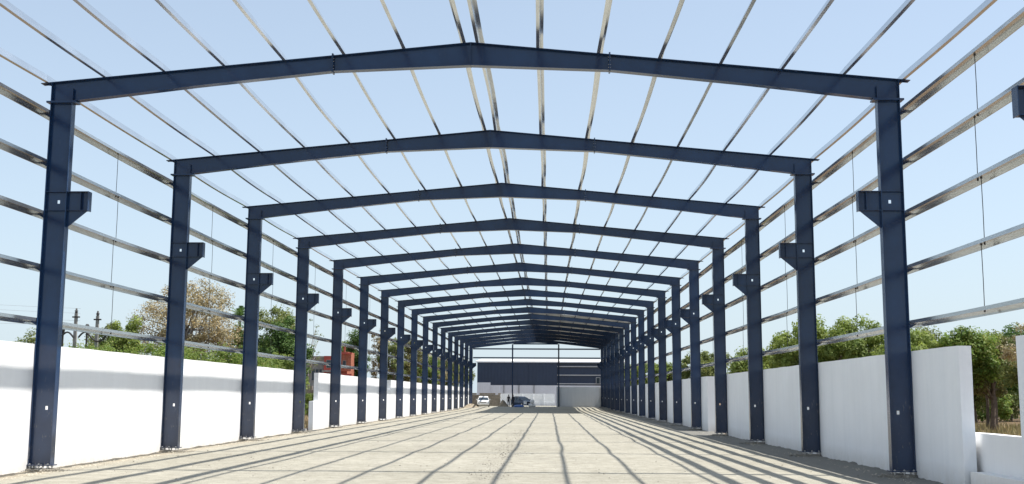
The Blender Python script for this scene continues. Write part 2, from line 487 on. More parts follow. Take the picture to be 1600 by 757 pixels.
def make_frame():
    root = thing('portal_frame', 'x', 'steel frame', (CX, fy(0), 0), 'navy steel portal frames of the shed')
    for s in (-1, 1):
        b = MB()
        web_with_holes(b, s, 9.494, 9.986, 0.125, 8.575, [(9.69, 1.40, 0.06, 0.085), (9.70, 6.20, 0.06, 0.08)], 0.012)
        b.box(s*9.48, s*9.494, -0.11, 0.11, 0.125, 8.575)
        b.box(s*9.986, s*10.0, -0.11, 0.11, 0.125, 8.575)
        for z in (5.985, 6.425):                          # web stiffeners behind the bracket
            b.box(s*9.496, s*9.984, -0.10, -0.0062, z, z+0.012)
            b.box(s*9.496, s*9.984, 0.0062, 0.10, z, z+0.012)
        c_ = b.build('column', M['navy'], root)
        b = MB(); b.box(s*9.43, s*10.03, -0.15, 0.15, 0.098, 0.123)
        b.build('base_plate', M['navy'], c_)
        b = MB()
        for u in (9.53, 9.74, 9.95):
            for y in (-0.115, 0.115):
                b.tube([(s*u, y, -0.05), (s*u, y, 0.15)], 0.013, 6)
                b.tube([(s*u, y, 0.124), (s*u, y, 0.140)], 0.024, 6)
                b.tube([(s*u, y, 0.066), (s*u, y, 0.093)], 0.028, 6)
        tag(b.build('anchor_bolts', M['bolt'], c_), kind='stuff')
        b = MB()
        n = 12
        ring = [(s*(9.74+0.40*math.copysign(abs(math.cos(6.283*i/n))**0.5, math.cos(6.283*i/n))*random.uniform(.9,1.1)),
                 0.25*math.copysign(abs(math.sin(6.283*i/n))**0.5, math.sin(6.283*i/n))*random.uniform(.9,1.1)) for i in range(n)]
        b.add([(x, y, -0.12) for x, y in ring]+[(x*1.0-s*0.02, y*0.85, 0.03+random.uniform(-.012,.012)) for x, y in ring],
              [tuple(range(n, 2*n)) if s < 0 or True else ()] + [(i, (i+1)%n, (i+1)%n+n, i+n) for i in range(n)])
        b.build('grout_pad', M['grout'], c_)
        # crane bracket
        b = MB()
        b.box(s*8.98, s*9.478, -0.006, 0.006, 5.999, 6.423)              # web
        b.box(s*8.96, s*9.478, -0.11, 0.11, 6.425, 6.439)                # top plate
        b.box(s*8.98, s*9.478, -0.10, 0.10, 5.985, 5.997)                # bottom plate
        b.box(s*8.96, s*8.974, -0.11, 0.11, 5.975, 6.423)                # end plate
        b.box(s*9.14, s*9.152, -0.10, -0.008, 5.999, 6.423); b.box(s*9.14, s*9.152, 0.008, 0.10, 5.999, 6.423)
        b.prism_y([(s*9.0, 5.983), (s*9.478, 5.983), (s*9.478, 5.58)], -0.006, 0.006)
        b.build('crane_bracket', M['navy'], c_)
        b = MB(); b.box(s*9.38, s*10.09, -0.14, 0.14, 8.577, 8.596); b.box(s*9.38, s*10.09, -0.14, 0.14, 8.598, 8.617)
        b.build('cap_plate', M['navy'], c_)
        for z in (8.33, 7.14, 5.91, 4.65, 3.39):
            b = MB(); b.box(s*10.001, s*10.20, -0.09, 0.09, z-0.014, z-0.004)
            b.box(s*10.001, s*10.012, -0.09, 0.09, z-0.09, z-0.015)
            b.prism_y([(s*10.013, z-0.016), (s*10.16, z-0.016), (s*10.013, z-0.10)], -0.088, -0.080)
            b.build('girt_cleat', M['navy'], c_)
        # rafter half
        b = MB()
        web = [(s*9.986, 8.619), (s*9.986, TOPZ(9.986)-0.013), (0.0008*s, TOPZ(0)-0.013), (0.0008*s, 9.474), (s*3.28, 9.344), (s*6.5, 8.999), (s*9.46, 8.619)]
        b.prism_y(web, -0.006, 0.006)
        b.plate((s*10.26, TOPZ(10.26)), (0.0008*s, TOPZ(0)), 0.014, -0.11, 0.11)
        b.prism_y([(s*10.26, TOPZ(10.26)-0.016), (s*9.99, TOPZ(9.99)-0.016), (s*9.99, TOPZ(9.99)-0.075)], -0.006, 0.006)
        lo = [(s*9.50, 8.633), (s*6.5, 8.999), (s*3.28, 9.344), (0.0008*s, 9.474)]
        for a, c2 in zip(lo, lo[1:]): b.plate(a, c2, 0.014, -0.11, 0.11)
        b.box(s*9.988, s*10.0, -0.11, 0.11, 8.619, TOPZ(10.0)-0.018)
        b.box(s*9.48, s*9.492, -0.09, -0.008, 8.65, 8.93); b.box(s*9.48, s*9.492, 0.008, 0.09, 8.65, 8.93)
        rf = b.build('rafter', M['navy'], root)
        b = MB()
        b.box(s*3.262, s*3.278, -0.13, 0.13, 9.30, 9.755); b.box(s*3.282, s*3.298, -0.13, 0.13, 9.30, 9.755)
        b.build('splice_plate', M['navy'], rf)
        b = MB()
        for z in (9.40, 9.47, 9.58, 9.65):
            for y in (-0.06, 0.06): b.tube([(s*3.252, y, z), (s*3.308, y, z)], 0.011, 6)
        tag(b.build('splice_bolts', M['bolt'], rf), kind='stuff')
    b = MB(); b.box(-0.012, 0.012, -0.112, 0.112, 9.452, 10.002); b.build('ridge_plate', M['navy'], root)
    return root
frame0 = make_frame()
index_kids()
frames = {0: frame0}
for k in [-1] + list(range(1, NF+1)):
    frames[k] = copy_tree(frame0)
    frames[k].location = (CX, fy(k), rise(fy(k)) * 0.6)
for k, o in frames.items():
    if k == -1: lab = 'navy portal frame nearest the camera, only its right crane bracket showing at the edge'
    elif k == NF: lab = 'farthest navy portal frame, closing the shed at the gable with two wind posts'
    elif k == 0: lab = 'largest navy portal frame, first whole frame from the front, eave corners near photo edges'
    else: lab = '%s whole navy portal frame counted back from the front of the shed' % ORD[k+1]
    o['label'] = lab

# gable wind posts and rails
for x, w in ((-5.42, 'left'), (1.42, 'right')):
    t = thing('wind_post', '%s of the two thin navy posts standing in the far gable opening' % w, 'post', (x, fy(NF)+0.02, 0), 'gable wind posts')
    top = TOPZ(x-CX) - 0.35
    b = MB(); b.box(-0.095, 0.095, -0.006, 0.006, 0.13, top)
    b.build('web', M['navy'], t)
    b = MB(); b.box(-0.105, -0.096, -0.09, 0.09, 0.13, top); b.box(0.096, 0.105, -0.09, 0.09, 0.13, top); b.build('flange', M['navy'], t)
    b = MB(); b.box(-0.2, 0.2, -0.2, 0.2, 0.11, 0.129); b.build('base_plate', M['navy'], t)
for z, x0, x1, lab in ((9.40, -5.31, 1.31, 'short top gable rail between the two far wind posts'),
                       (8.64, -11.3, 7.6, 'upper full width steel rail across the far gable'),
                       (7.32, -11.3, 7.6, 'lower full width steel rail across the far gable')):
    b = MB(); yy = fy(NF)+0.14
    b.box(x0, x1, yy, yy+0.004, z-0.1, z+0.1); b.box(x0, x1, yy+0.005, yy+0.07, z+0.096, z+0.1); b.box(x0, x1, yy+0.005, yy+0.07, z-0.1, z-0.096)
    tag(b.build('gable_rail', M['navy']), lab, 'steel rail', 'rails across the far gable')

# ------------------------------------------------------------------ purlins and girts, one member per bay
def zed(length, web_h, fl, horiz, s, bowx, bowz, t=0.005, seg=8):
    """Z section swept along +Y; horiz=False: upright web, True: web lies flat (wall girt)."""
    lip = 0.02
    if not horiz:
        parts = [((-t/2, 0), (t/2, web_h)), ((0.003, web_h-t), (fl, web_h)), ((fl-t, web_h-lip), (fl, web_h-t-0.0005)),
                 ((-fl, 0), (-0.003, t)), ((-fl, t+0.0005), (-fl+t, lip))]
    else:
        parts = [((0, -t/2), (web_h, t/2)), ((0, 0.003), (t, fl)), ((t+0.0005, fl-t), (lip, fl)),
                 ((web_h-t, -fl), (web_h, -0.003)), ((web_h-lip, -fl), (web_h-t-0.0005, -fl+t))]
    b = MB()
    for (xa, za), (xb, zb) in parts:
        xa *= s; xb *= s
        if xa > xb: xa, xb = xb, xa
        o = len(b.v)
        for i in range(seg+1):
            q = i/seg; k = math.sin(math.pi*q)
            dx, dz = bowx*k, bowz*k
            y = q*length
            for x, z in ((xa, za), (xb, za), (xb, zb), (xa, zb)): b.v.append((x+dx, y, z+dz))
        for i in range(seg):
            a = o+i*4
            for j in range(4): b.f.append((a+j, a+4+j, a+4+(j+1) % 4, a+(j+1) % 4))
        b.f.append((o, o+1, o+2, o+3)); e = o+seg*4; b.f.append((e+3, e+2, e+1, e))
    return b.mesh('purlin' if not horiz else 'girt', M['galv'])
L_ = BAY - 0.004
us = [0.19 + 1.431*i for i in range(8)]; us[-1] = 10.15
pm = {(s, v): zed(L_, 0.22, 0.075, False, s, s*bx, bz) for s in (-1, 1) for v, (bx, bz) in enumerate(((0.035, -0.02), (0.06, -0.03), (0.01, -0.02)))}
slope = math.atan(0.0936)
for s in (-1, 1):
    for i, u in enumerate(us):
        n_from_eave = 8 - i
        for k in range(-1, NF):
            me = pm[(s, random.choice((0, 0, 1, 2)))]
            o = put('roof_purlin', me)
            o.location = (CX + s*u, fy(k)+0.002, TOPZ(u) + 0.003)
            o.rotation_euler = (0, s*slope, 0)
            side = 'left' if s < 0 else 'right'
            where = ('before the first whole frame' if k == -1 else 'between %s and %s whole frames' % (ORD[k+1], ORD[k+2]))
            pos = 'eave purlin' if i == 7 else ('ridge purlin' if i == 0 else 'roof purlin')
            if i in (0, 7): lab = 'galvanised %s on the %s slope %s' % (pos, side, where)
            else: lab = 'galvanised roof purlin %s from %s eave %s' % (ORD[n_from_eave], side, where)
            tag(o, lab, 'purlin', 'galvanised roof purlins')
GZ = (8.33, 7.14, 5.91, 4.65, 3.39)
gm = {(s, v): zed(L_, 0.20, 0.075, True, s, s*bx, bz) for s in (-1, 1) for v, (bx, bz) in enumerate(((0.0, -0.012), (0.01, -0.022)))}
for s in (-1, 1):
    for j, z in enumerate(GZ):
        for k in range(-1, NF):
            o = put('wall_girt', gm[(s, random.choice((0, 1)))])
            o.location = (CX + s*10.015, fy(k)+0.002, z)
            side = 'left' if s < 0 else 'right'
            where = ('before the first whole frame' if k == -1 else 'between %s and %s whole frames' % (ORD[k+1], ORD[k+2]))
            tag(o, 'galvanised %s wall girt %s from top %s' % (side, ORD[j+1], where), 'girt', 'galvanised wall girts')
            if j < 4 and k < 9:
                zl = GZ[j+1]; yy = fy(k) + BAY*0.5 + (0.12 if j % 2 else -0.05)
                b = MB(); b.tube([(0, 0, 0), (0.004, 0, (z-zl)/2), (0, 0, z-zl+0.05)], 0.008, 5); b.tube([(0, 0, -0.02), (0, 0, 0.012)], 0.02, 6); b.tube([(0, 0, z-zl-0.01), (0, 0, z-zl+0.022)], 0.022, 6)
                r_ = b.build('sag_rod', M['black'])
                r_.location = (CX + s*10.08, yy, zl-0.03)
                tag(r_, 'thin %s sag rod below %s girt from top %s' % (side, ORD[j+1], where), 'rod', 'sag rods between the wall girts')

# roof sheets over the right slope of the far bays
for k in range(10, NF):
    b = MB(); y0 = fy(k)+0.01; y1 = fy(k+1)-0.01
    n = 34
    ys_ = [y0 + (y1-y0)*i/n for i in range(n+1)]
    for i, y in enumerate(ys_):
        dz = 0.03 if i % 2 else 0.0
        for u in (-0.15, 10.35): b.v.append((CX+u, y, TOPZ(0)-0.0936*u + 0.235 + dz))
        for u in (-0.15, 10.35): b.v.append((CX+u, y, TOPZ(0)-0.0936*u + 0.233 + dz))
    for i in range(n):
        a = i*4; b.f += [(a, a+1, a+5, a+4), (a+2, a+6, a+7, a+3)]
    tag(b.build('roof_sheeting', M['roofsheet']), 'corrugated roof sheeting on right slope between %s and %s whole frames' % (ORD[k+1], ORD[k+2]), 'roofing', 'roof sheets laid over the far bays')

# ------------------------------------------------------------------ masonry walls
def wall_run(name, label, x0, x1, y0, y1, top, mat, group=None, cat='wall', seed=0):
    """plastered wall: subdivided so edges and faces are slightly uneven"""
    ny = max(2, int((y1-y0)/0.7)); nz = 5
    b = MB()
    def pt(x, y, z, sx):
        d = 0.010*noise.noise(Vector((y*0.9+seed, z*1.1, sx*5)))
        dz = 0.012*noise.noise(Vector((y*0.8+seed, 7, 0))) if z > top-0.01 else 0
        return (x + d, y, z + dz)
    zs = [-0.3 + (top+0.3)*i/nz for i in range(nz+1)]; ys = [y0 + (y1-y0)*i/ny for i in range(ny+1)]
    idx = {}
    for sx, x in ((0, x0), (1, x1)):
        for i, y in enumerate(ys):
            for j, z in enumerate(zs):
                idx[(sx, i, j)] = len(b.v); b.v.append(pt(x, y, z, sx))
    for i in range(ny):
        for j in range(nz):
            b.f.append((idx[0,i,j], idx[0,i,j+1], idx[0,i+1,j+1], idx[0,i+1,j]))
            b.f.append((idx[1,i,j], idx[1,i+1,j], idx[1,i+1,j+1], idx[1,i,j+1]))
        b.f.append((idx[0,i,nz], idx[1,i,nz], idx[1,i+1,nz], idx[0,i+1,nz]))
    for j in range(nz):
        b.f.append((idx[0,0,j], idx[1,0,j], idx[1,0,j+1], idx[0,0,j+1]))
        b.f.append((idx[0,ny,j], idx[0,ny,j+1], idx[1,ny,j+1], idx[1,ny,j]))
    return tag(b.build(name, mat), label, cat, group)
GL = 'whitewashed walls down the left side'; GR = 'whitewashed walls down the right side'
wall_run('plastered_wall', 'long sunlit white wall at left front, running back to the first opening', FL-0.23, FL, 4, 53.9, 2.86, M['white_l'], GL, seed=1)
wall_run('low_wall', 'knee-high white stub wall stepping down into the first left opening', FL-0.23, FL, 58.0, 59.1, 1.42, M['white_l'], seed=2)
wall_run('plastered_wall', 'second sunlit white wall on the left, starting beyond the opening with red building', FL-0.23, FL, 59.105, 81.2, 2.86, M['white_l'], GL, seed=3)
wall_run('low_wall', 'lower pink-white infill between second and third left walls', FL-0.23, FL, 81.205, 86.4, 2.15, M['panel'], seed=4)
wall_run('plastered_wall', 'third sunlit white wall on the left, beyond the lower infill', FL-0.30, FL, 86.405, 108.3, 2.86, M['white_l'], GL, seed=5)
wall_run('plastered_wall', 'farthest sunlit white wall on the left, reaching the gable end', FL-0.23, FL+0.02, 109.4, 171.0, 2.86, M['white_l'], GL, seed=6)
wall_run('plastered_wall', 'near white wall end at the right edge of the photo', FR, FR+0.23, 8, 20.35, 2.81, M['white_r'], GR, seed=7)
wall_run('low_wall', 'bright white low sill wall under the tree view at right edge', FR+0.36, FR+0.60, 18.5, 26.5, 1.04, M['white_low'], seed=8)
wall_run('low_wall', 'white plinth ledge at the foot of the low sill wall', FR+0.10, FR+0.355, 20.4, 23.15, 0.30, M['white_low'], seed=8.5)
wall_run('plastered_wall', 'shaded white wall on the right front, its thick end facing the opening', FR, FR+0.25, 23.2, 53.6, 2.77, M['white_r'], GR, seed=9)
wall_run('plastered_wall', 'shaded white wall on the right from third opening back to the gable', FR, FR+0.45, 59.8, 171.0, 2.78, M['white_r'], GR, seed=10)

# gable-end masonry
wall_run('gable_wall', 'grey rendered wall closing the right part of the far gable', 1.10, 8.1, 171.0, 171.25, 3.08, M['greywall'], seed=11)
t = thing('panel_wall', 'low wall of pale precast panels beyond the far gable opening', 'wall', (0, 188, 0))
x = -7.9
for i in range(5):
    b = MB(); b.box(x+0.02, x+1.74, -0.05, 0.05, 0.75, 2.10); b.build('panel', M['panel'], t)
    b = MB(); b.box(x+0.02, x+1.74, -0.09, 0.09, -0.2, 0.745); b.build('panel', M['panel'], t)
    b = MB(); b.box(x-0.10, x+0.018, -0.12, 0.12, -0.2, 2.16); b.build('post', M['panel'], t)
    x += 1.77
# stacked grey-brown blocks left of the gable
t = thing('block_wall', 'rough unplastered wall of grey brown blocks at far left behind white car', 'wall', (-9.9, 178, 0))
b = MB()
for r_ in range(8):
    for c_ in range(11):
        if r_ == 7 and random.random() < 0.45: continue
        x0 = -2.25 + c_*0.41 + (0.2 if r_ % 2 else 0)
        d = random.uniform(-0.02, 0.02)
        b.box(x0, x0+0.395, -0.1+d, 0.1+d, r_*0.27, r_*0.27+0.255)
o = b.build('block_courses', M['block'], t); o['kind'] = 'stuff'
b = MB(); b.box(-2.25, 2.4, 0.101+0.03, 0.20, 0, 1.85); b.build('backing', M['concrete'], t)

def heap(name, label, x, y, z, rx, ry, h, mat, seed=0, cat='heap', group=None):
    b = MB(); n = 16; rings = 7
    b.v.append((x, y, z+h*(1+0.1*noise.noise(Vector((seed, 1, 2))))))
    for i in range(1, rings+1):
        q = i/rings
        for k in range(n):
            a = 6.2832*k/n
            rr = q*(1+0.22*noise.noise(Vector((math.cos(a)*1.5+seed, math.sin(a)*1.5, q*2))))
            zz = h*(math.cos(q*math.pi)+1)/2*(1+0.35*noise.noise(Vector((math.cos(a)*2+seed, math.sin(a)*2, q*5))))
            b.v.append((x+rx*rr*math.cos(a), y+ry*rr*math.sin(a), z+zz-(0.1 if i == rings else 0)))
    for k in range(n): b.f.append((0, 1+k, 1+(k+1) % n))
    for i in range(rings-1):
        for k in range(n):
            a = 1+i*n; b.f.append((a+k, a+n+k, a+n+(k+1) % n, a+(k+1) % n))
    return tag(b.build(name, mat), label, cat, group)
heap('soil_heap', 'brown heap of soil and bricks beside the two standing people', -6.75, 170, 0.12, 1.0, 0.8, 0.95, M['soil'], 3)
heap('soil_heap', 'pale soil heap spilling in front of the white car at far left', -10.6, 157, 0.1, 1.5, 2.2, 0.55, M['soil'], 5)
heap('soil_heap', 'small reddish earth mound seen through the first left opening', -13.5, 61.5, -0.12, 0.55, 0.8, 0.5, M['stone_red'], 8)
b = MB(); b.box(-14.2, FL-0.25, 56.4, 56.9, -0.1, 0.02); b.box(-14.0, FL-0.25, 57.4, 57.8, -0.1, 0.05)
tag(b.build('kerb_slab', M['concrete']), 'grey concrete slabs lying in the first left opening', 'slab')

# ------------------------------------------------------------------ far building
t = thing('warehouse', 'long navy clad warehouse with pale lower cladding beyond the far gable', 'building', (0, 215, 0))
def corr_wall(b, x0, x1, y, z0, z1, pitch=0.3, d=0.018):
    n = int((x1-x0)/pitch); o = len(b.v)
    for i in range(n+1):
        yy = y - (d if (i//1) % 2 else 0)
        x_ = x0+(x1-x0)*i/n
        b.v += [(x_, yy, z0), (x_, yy, z1), (x_, yy+0.1+d, z0), (x_, yy+0.1+d, z1)]
    for i in range(n):
        a = o+i*4; b.f += [(a, a+4, a+5, a+1), (a+2, a+3, a+7, a+6), (a+1, a+5, a+7, a+3)]
b = MB(); corr_wall(b, -13.4, -3.9, 0, 3.72, 7.93); b.build('cladding_panel', M['cladding'], t)
b = MB(); corr_wall(b, -3.86, 1.5, -0.03, 3.72, 7.93); b.build('cladding_panel', M['cladding'], t)
b = MB(); corr_wall(b, 1.5, 14.0, 0.5, 3.72, 7.93); b.build('cladding_panel', M['cladding'], t)
for z in (7.2, 5.61, 4.02):
    b = MB(); b.box(1.52, 14.0, 0.10, 0.22, z-0.09, z+0.09); b.build('rail', M['rail'], t)
b = MB(); corr_wall(b, -13.4, -10.9, -0.06, -0.3, 4.18, 0.22); b.build('lower_cladding', M['lightclad'], t)
b = MB(); corr_wall(b, -10.9, 14.0, -0.02, -0.3, 3.70, 0.22); b.build('lower_cladding', M['lightclad'], t)
for x in (-8.4, -5.6, -2.8):
    b = MB(); b.box(x-0.04, x+0.04, -0.25, -0.1, -0.1, 3.9); b.build('downpipe', M['black'], t)
b = MB(); b.box(-13.7, 14.2, -0.28, -0.08, 7.90, 8.12); b.build('gutter', M['lightclad'], t)
b = MB(); b.add([(-13.8,-0.25,8.125),(14.3,-0.25,8.125),(14.3,19,9.15),(-13.8,19,9.15),(-13.8,-0.25,8.06),(14.3,-0.25,8.06),(14.3,19,9.05),(-13.8,19,9.05)],
                 [(0,1,2,3),(7,6,5,4),(0,4,5,1),(1,5,6,2),(2,6,7,3),(3,7,4,0)]); b.build('roof', M['roofpale'], t)
b = MB(); b.box(-13.4, 14.0, 0.75, 18.9, -0.3, 7.88); b.build('side_wall', M['cladding'], t)
b = MB()
for a in ((8.7, 9.5, 3.98, 4.06), (8.7, 9.5, 5.14, 5.22), (8.7, 8.78, 4.065, 5.135), (9.42, 9.5, 4.065, 5.135)): b.box(a[0], a[1], -0.05, 0.02, a[2], a[3])
w = b.build('window_frame', M['rail'], t)
b = MB(); b.box(8.79, 9.41, -0.02, 0.0, 4.07, 5.13); b.build('pane', M['glass'], w)

# ------------------------------------------------------------------ red and grey building seen through the left opening
t = thing('house', 'grey and red flat roofed house with brick stair tower behind left wall', 'building', (0, 130, 0))
b = MB(); b.box(-34, -25.45, 0, 8, -0.2, 5.4); b.build('wall', M['concrete'], t)
b = MB(); b.box(-34.2, -25.45, -0.35, -0.02, 5.3, 6.08); b.box(-34.2, -25.45, -0.02, 8.2, 5.41, 5.5); b.build('parapet', M['block'], t)
b = MB(); b.box(-25.44, -24.3, -0.5, 7, -0.2, 6.10); b.build('red_bay', M['red'], t)
b = MB(); b.box(-34.3, -25.0, -0.9, -0.51, 2.55, 2.75); b.build('ledge', M['concrete'], t)
for x in (-32.6, -30.2, -28.6, -26.9):
    b = MB(); z0, z1, w_ = 3.35, 4.6, 1.25
    b.box(x-0.06, x+w_+0.06, -0.08, -0.01, z0-0.07, z0-0.005); b.box(x-0.06, x+w_+0.06, -0.08, -0.01, z1+0.005, z1+0.07)
    for q in (0, w_/3, 2*w_/3, w_): b.box(x+q-0.035, x+q+0.035, -0.07, -0.01, z0, z1)
    f = b.build('window_frame', M['concrete'], t)
    b = MB(); b.box(x, x+w_, -0.03, -0.012, z0, z1); b.build('pane', M['glass'], f)
tw = MB(); tw.box(-24.28, -22.9, 0.2, 5, -0.2, 6.6); tw.box(-24.1, -22.45, 0.0, 0.19, 4.4, 6.3); tb = tw.build('stair_tower', M['brick'], t)
b = MB(); b.box(-24.0, -22.35, -0.25, -0.01, 6.31, 6.5); b.box(-24.0, -22.3, -0.3, -0.01, 3.0, 4.1); b.build('red_band', M['red'], t)
b = MB(); b.box(-24.15, -23.95, 0.4, 0.6, 6.601, 7.9); b.build('roof_stub', M['brick'], t)
b = MB(); b.box(-23.5, -23.3, 1.0, 1.2, 6.601, 7.3); b.build('roof_stub', M['brick'], t)
for x, z in ((-23.85, 4.75), (-23.2, 4.75), (-23.6, 3.2)):
    b = MB(); b.box(x-0.2, x+0.2, -0.06 if z > 4 else -0.33, -0.012 if z > 4 else -0.305, z, z+0.85); f = b.build('window_frame', M['concrete'], t)
    b = MB(); b.box(x-0.15, x+0.15, -0.08 if z > 4 else -0.345, -0.062 if z > 4 else -0.332, z+0.05, z+0.8); b.build('pane', M['glass'], f)
for z in (3.3, 4.75):
    b = MB(); b.box(-25.15, -24.6, -0.56, -0.502, z, z+0.9); f = b.build('window_frame', M['concrete'], t)
    b = MB(); b.box(-25.1, -24.65, -0.58, -0.562, z+0.05, z+0.85); b.build('pane', M['glass'], f)
b = MB(); b.box(-25.6, -24.2, -0.75, -0.505, 4.3, 4.5); b.build('ledge', M['concrete'], t)
b = MB()
for r_ in range(4): b.box(-24.26, -22.88, 0.185, 0.198, 1.0+r_*1.5, 1.08+r_*1.5)
b.build('floor_band', M['concrete'], t)
# rough stone yard wall and stairs in front of the house
t = thing('yard_wall', 'broken dark stone yard wall in front of the red house', 'wall', (-22.8, 104, 0))
b = MB()
for r_ in range(7):
    for c_ in range(10):
        if r_ > 4 and random.random() < 0.5: continue
        x0 = -2.2+c_*0.45+random.uniform(-.05, .05); z0 = -0.1+r_*0.38
        b.box(x0, x0+0.42, -0.15+random.uniform(-.06, .06), 0.2, z0, z0+0.35)
o = b.build('stones', M['block'], t); o['kind'] = 'stuff'

# ------------------------------------------------------------------ service poles and wires on the left
def service_pole(x, y, h, label):
    t = thing('service_pole', label, 'pole', (x, y, 0), 'concrete poles behind the left wall')
    b = MB(); b.add([(-.13,-.09,-.2),(.13,-.09,-.2),(.13,.09,-.2),(-.13,.09,-.2),(-.085,-.06,h),(.085,-.06,h),(.085,.06,h),(-.085,.06,h)],
                    [(0,3,2,1),(4,5,6,7),(0,1,5,4),(1,2,6,5),(2,3,7,6),(3,0,4,7)]); b.build('shaft', M['pole'], t)
    b = MB(); b.box(-0.22, 0.22, -0.07, 0.07, h-0.27, h-0.19); b.build('crossarm', M['black'], t)
    b = MB(); b.tube([(0,0,h+.001),(0,0,h+0.08),(0,0,h+0.1),(0,0,h+0.16),(0,0,h+0.18),(0,0,h+0.3)], [0.05,0.11,0.06,0.12,0.06,0.05], 10)
    b.build('insulator', M['black'], t, smooth=True)
service_pole(-29.25, 70, 6.65, 'left of the two grey concrete poles topped by a dark insulator')
service_pole(-27.9, 70, 6.50, 'right of the two grey concrete poles topped by a dark insulator')
for x, h, lab in ((-30.1, 5.9, 'short dark post partly hidden by the first left column'), (-28.6, 6.0, 'short dark post between the two concrete poles')):
    b = MB(); b.tube([(x, 70.2, -0.2), (x, 70.2, h-0.6), (x, 70.2, h-0.3), (x, 70.2, h-0.1), (x, 70.2, h)], [0.06, 0.06, 0.12, 0.14, 0.07], 8)
    tag(b.build('short_post', M['black']), lab, 'post', 'short dark posts by the poles')
for i, (xa, xb, lab) in enumerate(((-30.1, -29.3, 'leftmost'), (-29.0, -28.2, 'middle'), (-28.2, -27.2, 'rightmost'))):
    pts = []
    for q in range(9):
        a = q/8; pts.append((xa+(xb-xa)*a, 69.9, 5.15+(-1 if i == 2 else 1)*0.33*math.sin(math.pi*a)+(0.2*a if i == 2 else 0)))
    b = MB(); b.tube(pts, 0.055, 6)
    tag(b.build('busbar', M['black']), '%s curved black cable slung beside the concrete poles' % lab, 'cable', 'curved black cables at the poles')
for i, (zl, zr) in enumerate(((8.15, 6.95), (7.85, 6.65), (7.2, 6.2), (6.6, 5.95))):
    pts = []
    for q in range(13):
        a = q/12; pts.append((-48+19*a, 70, zl+1.0*(1-a)*0.3+(zr-zl)*a - 0.25*math.sin(math.pi*a)))
    b = MB(); b.tube(pts, 0.006, 4)
    tag(b.build('overhead_wire', M['wire']), '%s from top of the thin overhead wires at left edge' % ['uppermost','second','third','lowest'][i], 'wire', 'thin overhead wires at the left')

# ------------------------------------------------------------------ trees
def crown_mesh(name, mat, rx, ry, rz, clumps, leaves, leaf, seed, hollow=0.35, clump_r=0.28, low=-0.75):
    rnd = random.Random(seed); b = MB(); cs = []
    for i in range(clumps):
        while True:
            p_ = Vector((rnd.uniform(-1, 1), rnd.uniform(-1, 1), rnd.uniform(low, 1)))
            l = p_.length
            if hollow < l < 0.86+0.14*noise.noise(p_*2+Vector((seed, 0, 0))): break
        cs.append(Vector((p_.x*rx, p_.y*ry, p_.z*rz)))
        cr = clump_r*rnd.uniform(0.6, 1.25)*min(rx, rz)
        for j in range(leaves):
            d = Vector((rnd.gauss(0, 1), rnd.gauss(0, 1), rnd.gauss(0, 0.75)))
            d = d.normalized()*cr*rnd.random()**0.45
            q = cs[-1]+d
            nrm = (d.normalized()*0.8+Vector((rnd.gauss(0, .5), rnd.gauss(0, .5), rnd.gauss(0.5, .5)))).normalized()
            u = nrm.orthogonal().normalized(); u.rotate(Matrix.Rotation(rnd.uniform(0, 6.28), 3, nrm)); w = nrm.cross(u)
            s = leaf*rnd.uniform(0.6, 1.3)
            u2 = u*s; w2 = w*s*0.55
            b.add([q-u2, q+w2, q+u2, q-w2], [(0, 1, 2, 3)])
    return b.mesh(name, mat), cs

def trunk_mesh(h, base_r, cs, cz, mat, seed, lean=0.0, n_limb=10):
    rnd = random.Random(seed); b = MB()
    pts = []; k = 6
    top = cz
    for i in range(k+1):
        q = i/k
        pts.append(Vector((lean*q+0.12*h*0.08*math.sin(q*5+seed), 0.05*math.sin(q*4+seed*2)*h*0.1, -0.25+(top+0.25)*q)))
    b.tube(pts, [base_r*(1.25 if i == 0 else 1-0.55*i/k) for i in range(k+1)], 8)
    for c_ in rnd.sample(cs, min(n_limb, len(cs))):
        st = pts[rnd.choice((3, 4, 5, 6))]
        e = c_+Vector((lean, 0, cz)); m_ = (st+e)/2+Vector((rnd.uniform(-.2, .2), rnd.uniform(-.2, .2), 0.12*(e-st).length))
        b.tube([st, m_, e], [base_r*0.42, base_r*0.25, base_r*0.06], 5)
    return b.mesh('trunk', mat, True)

KINDS_T = {}
def tree(name, label, x, y, h, w, mat, bark, seed, group=None, clumps=46, leaves=150, leaf=0.13, trunk_frac=0.4, hollow=0.35, clump_r=0.27, base_r=0.16, dep=None, n_limb=12, low=-0.75, cat='tree', base=0):
    """h: total height, w: crown width"""
    h *= 1.01
    rz = h*(1-trunk_frac)/2*1.12; cz = h-rz*0.96; rx = w/2
    t = thing(name, label, cat, (x, y, base), group)
    me, cs = crown_mesh('crown', mat, rx, dep or rx*0.9, rz, int(clumps*1.25), int(leaves*1.6), leaf*0.68, seed, hollow, clump_r, low)
    put('crown', me, t, (0, 0, cz))
    put('trunk', trunk_mesh(h, base_r, cs, cz, bark, seed, 0, n_limb), t)
    return t

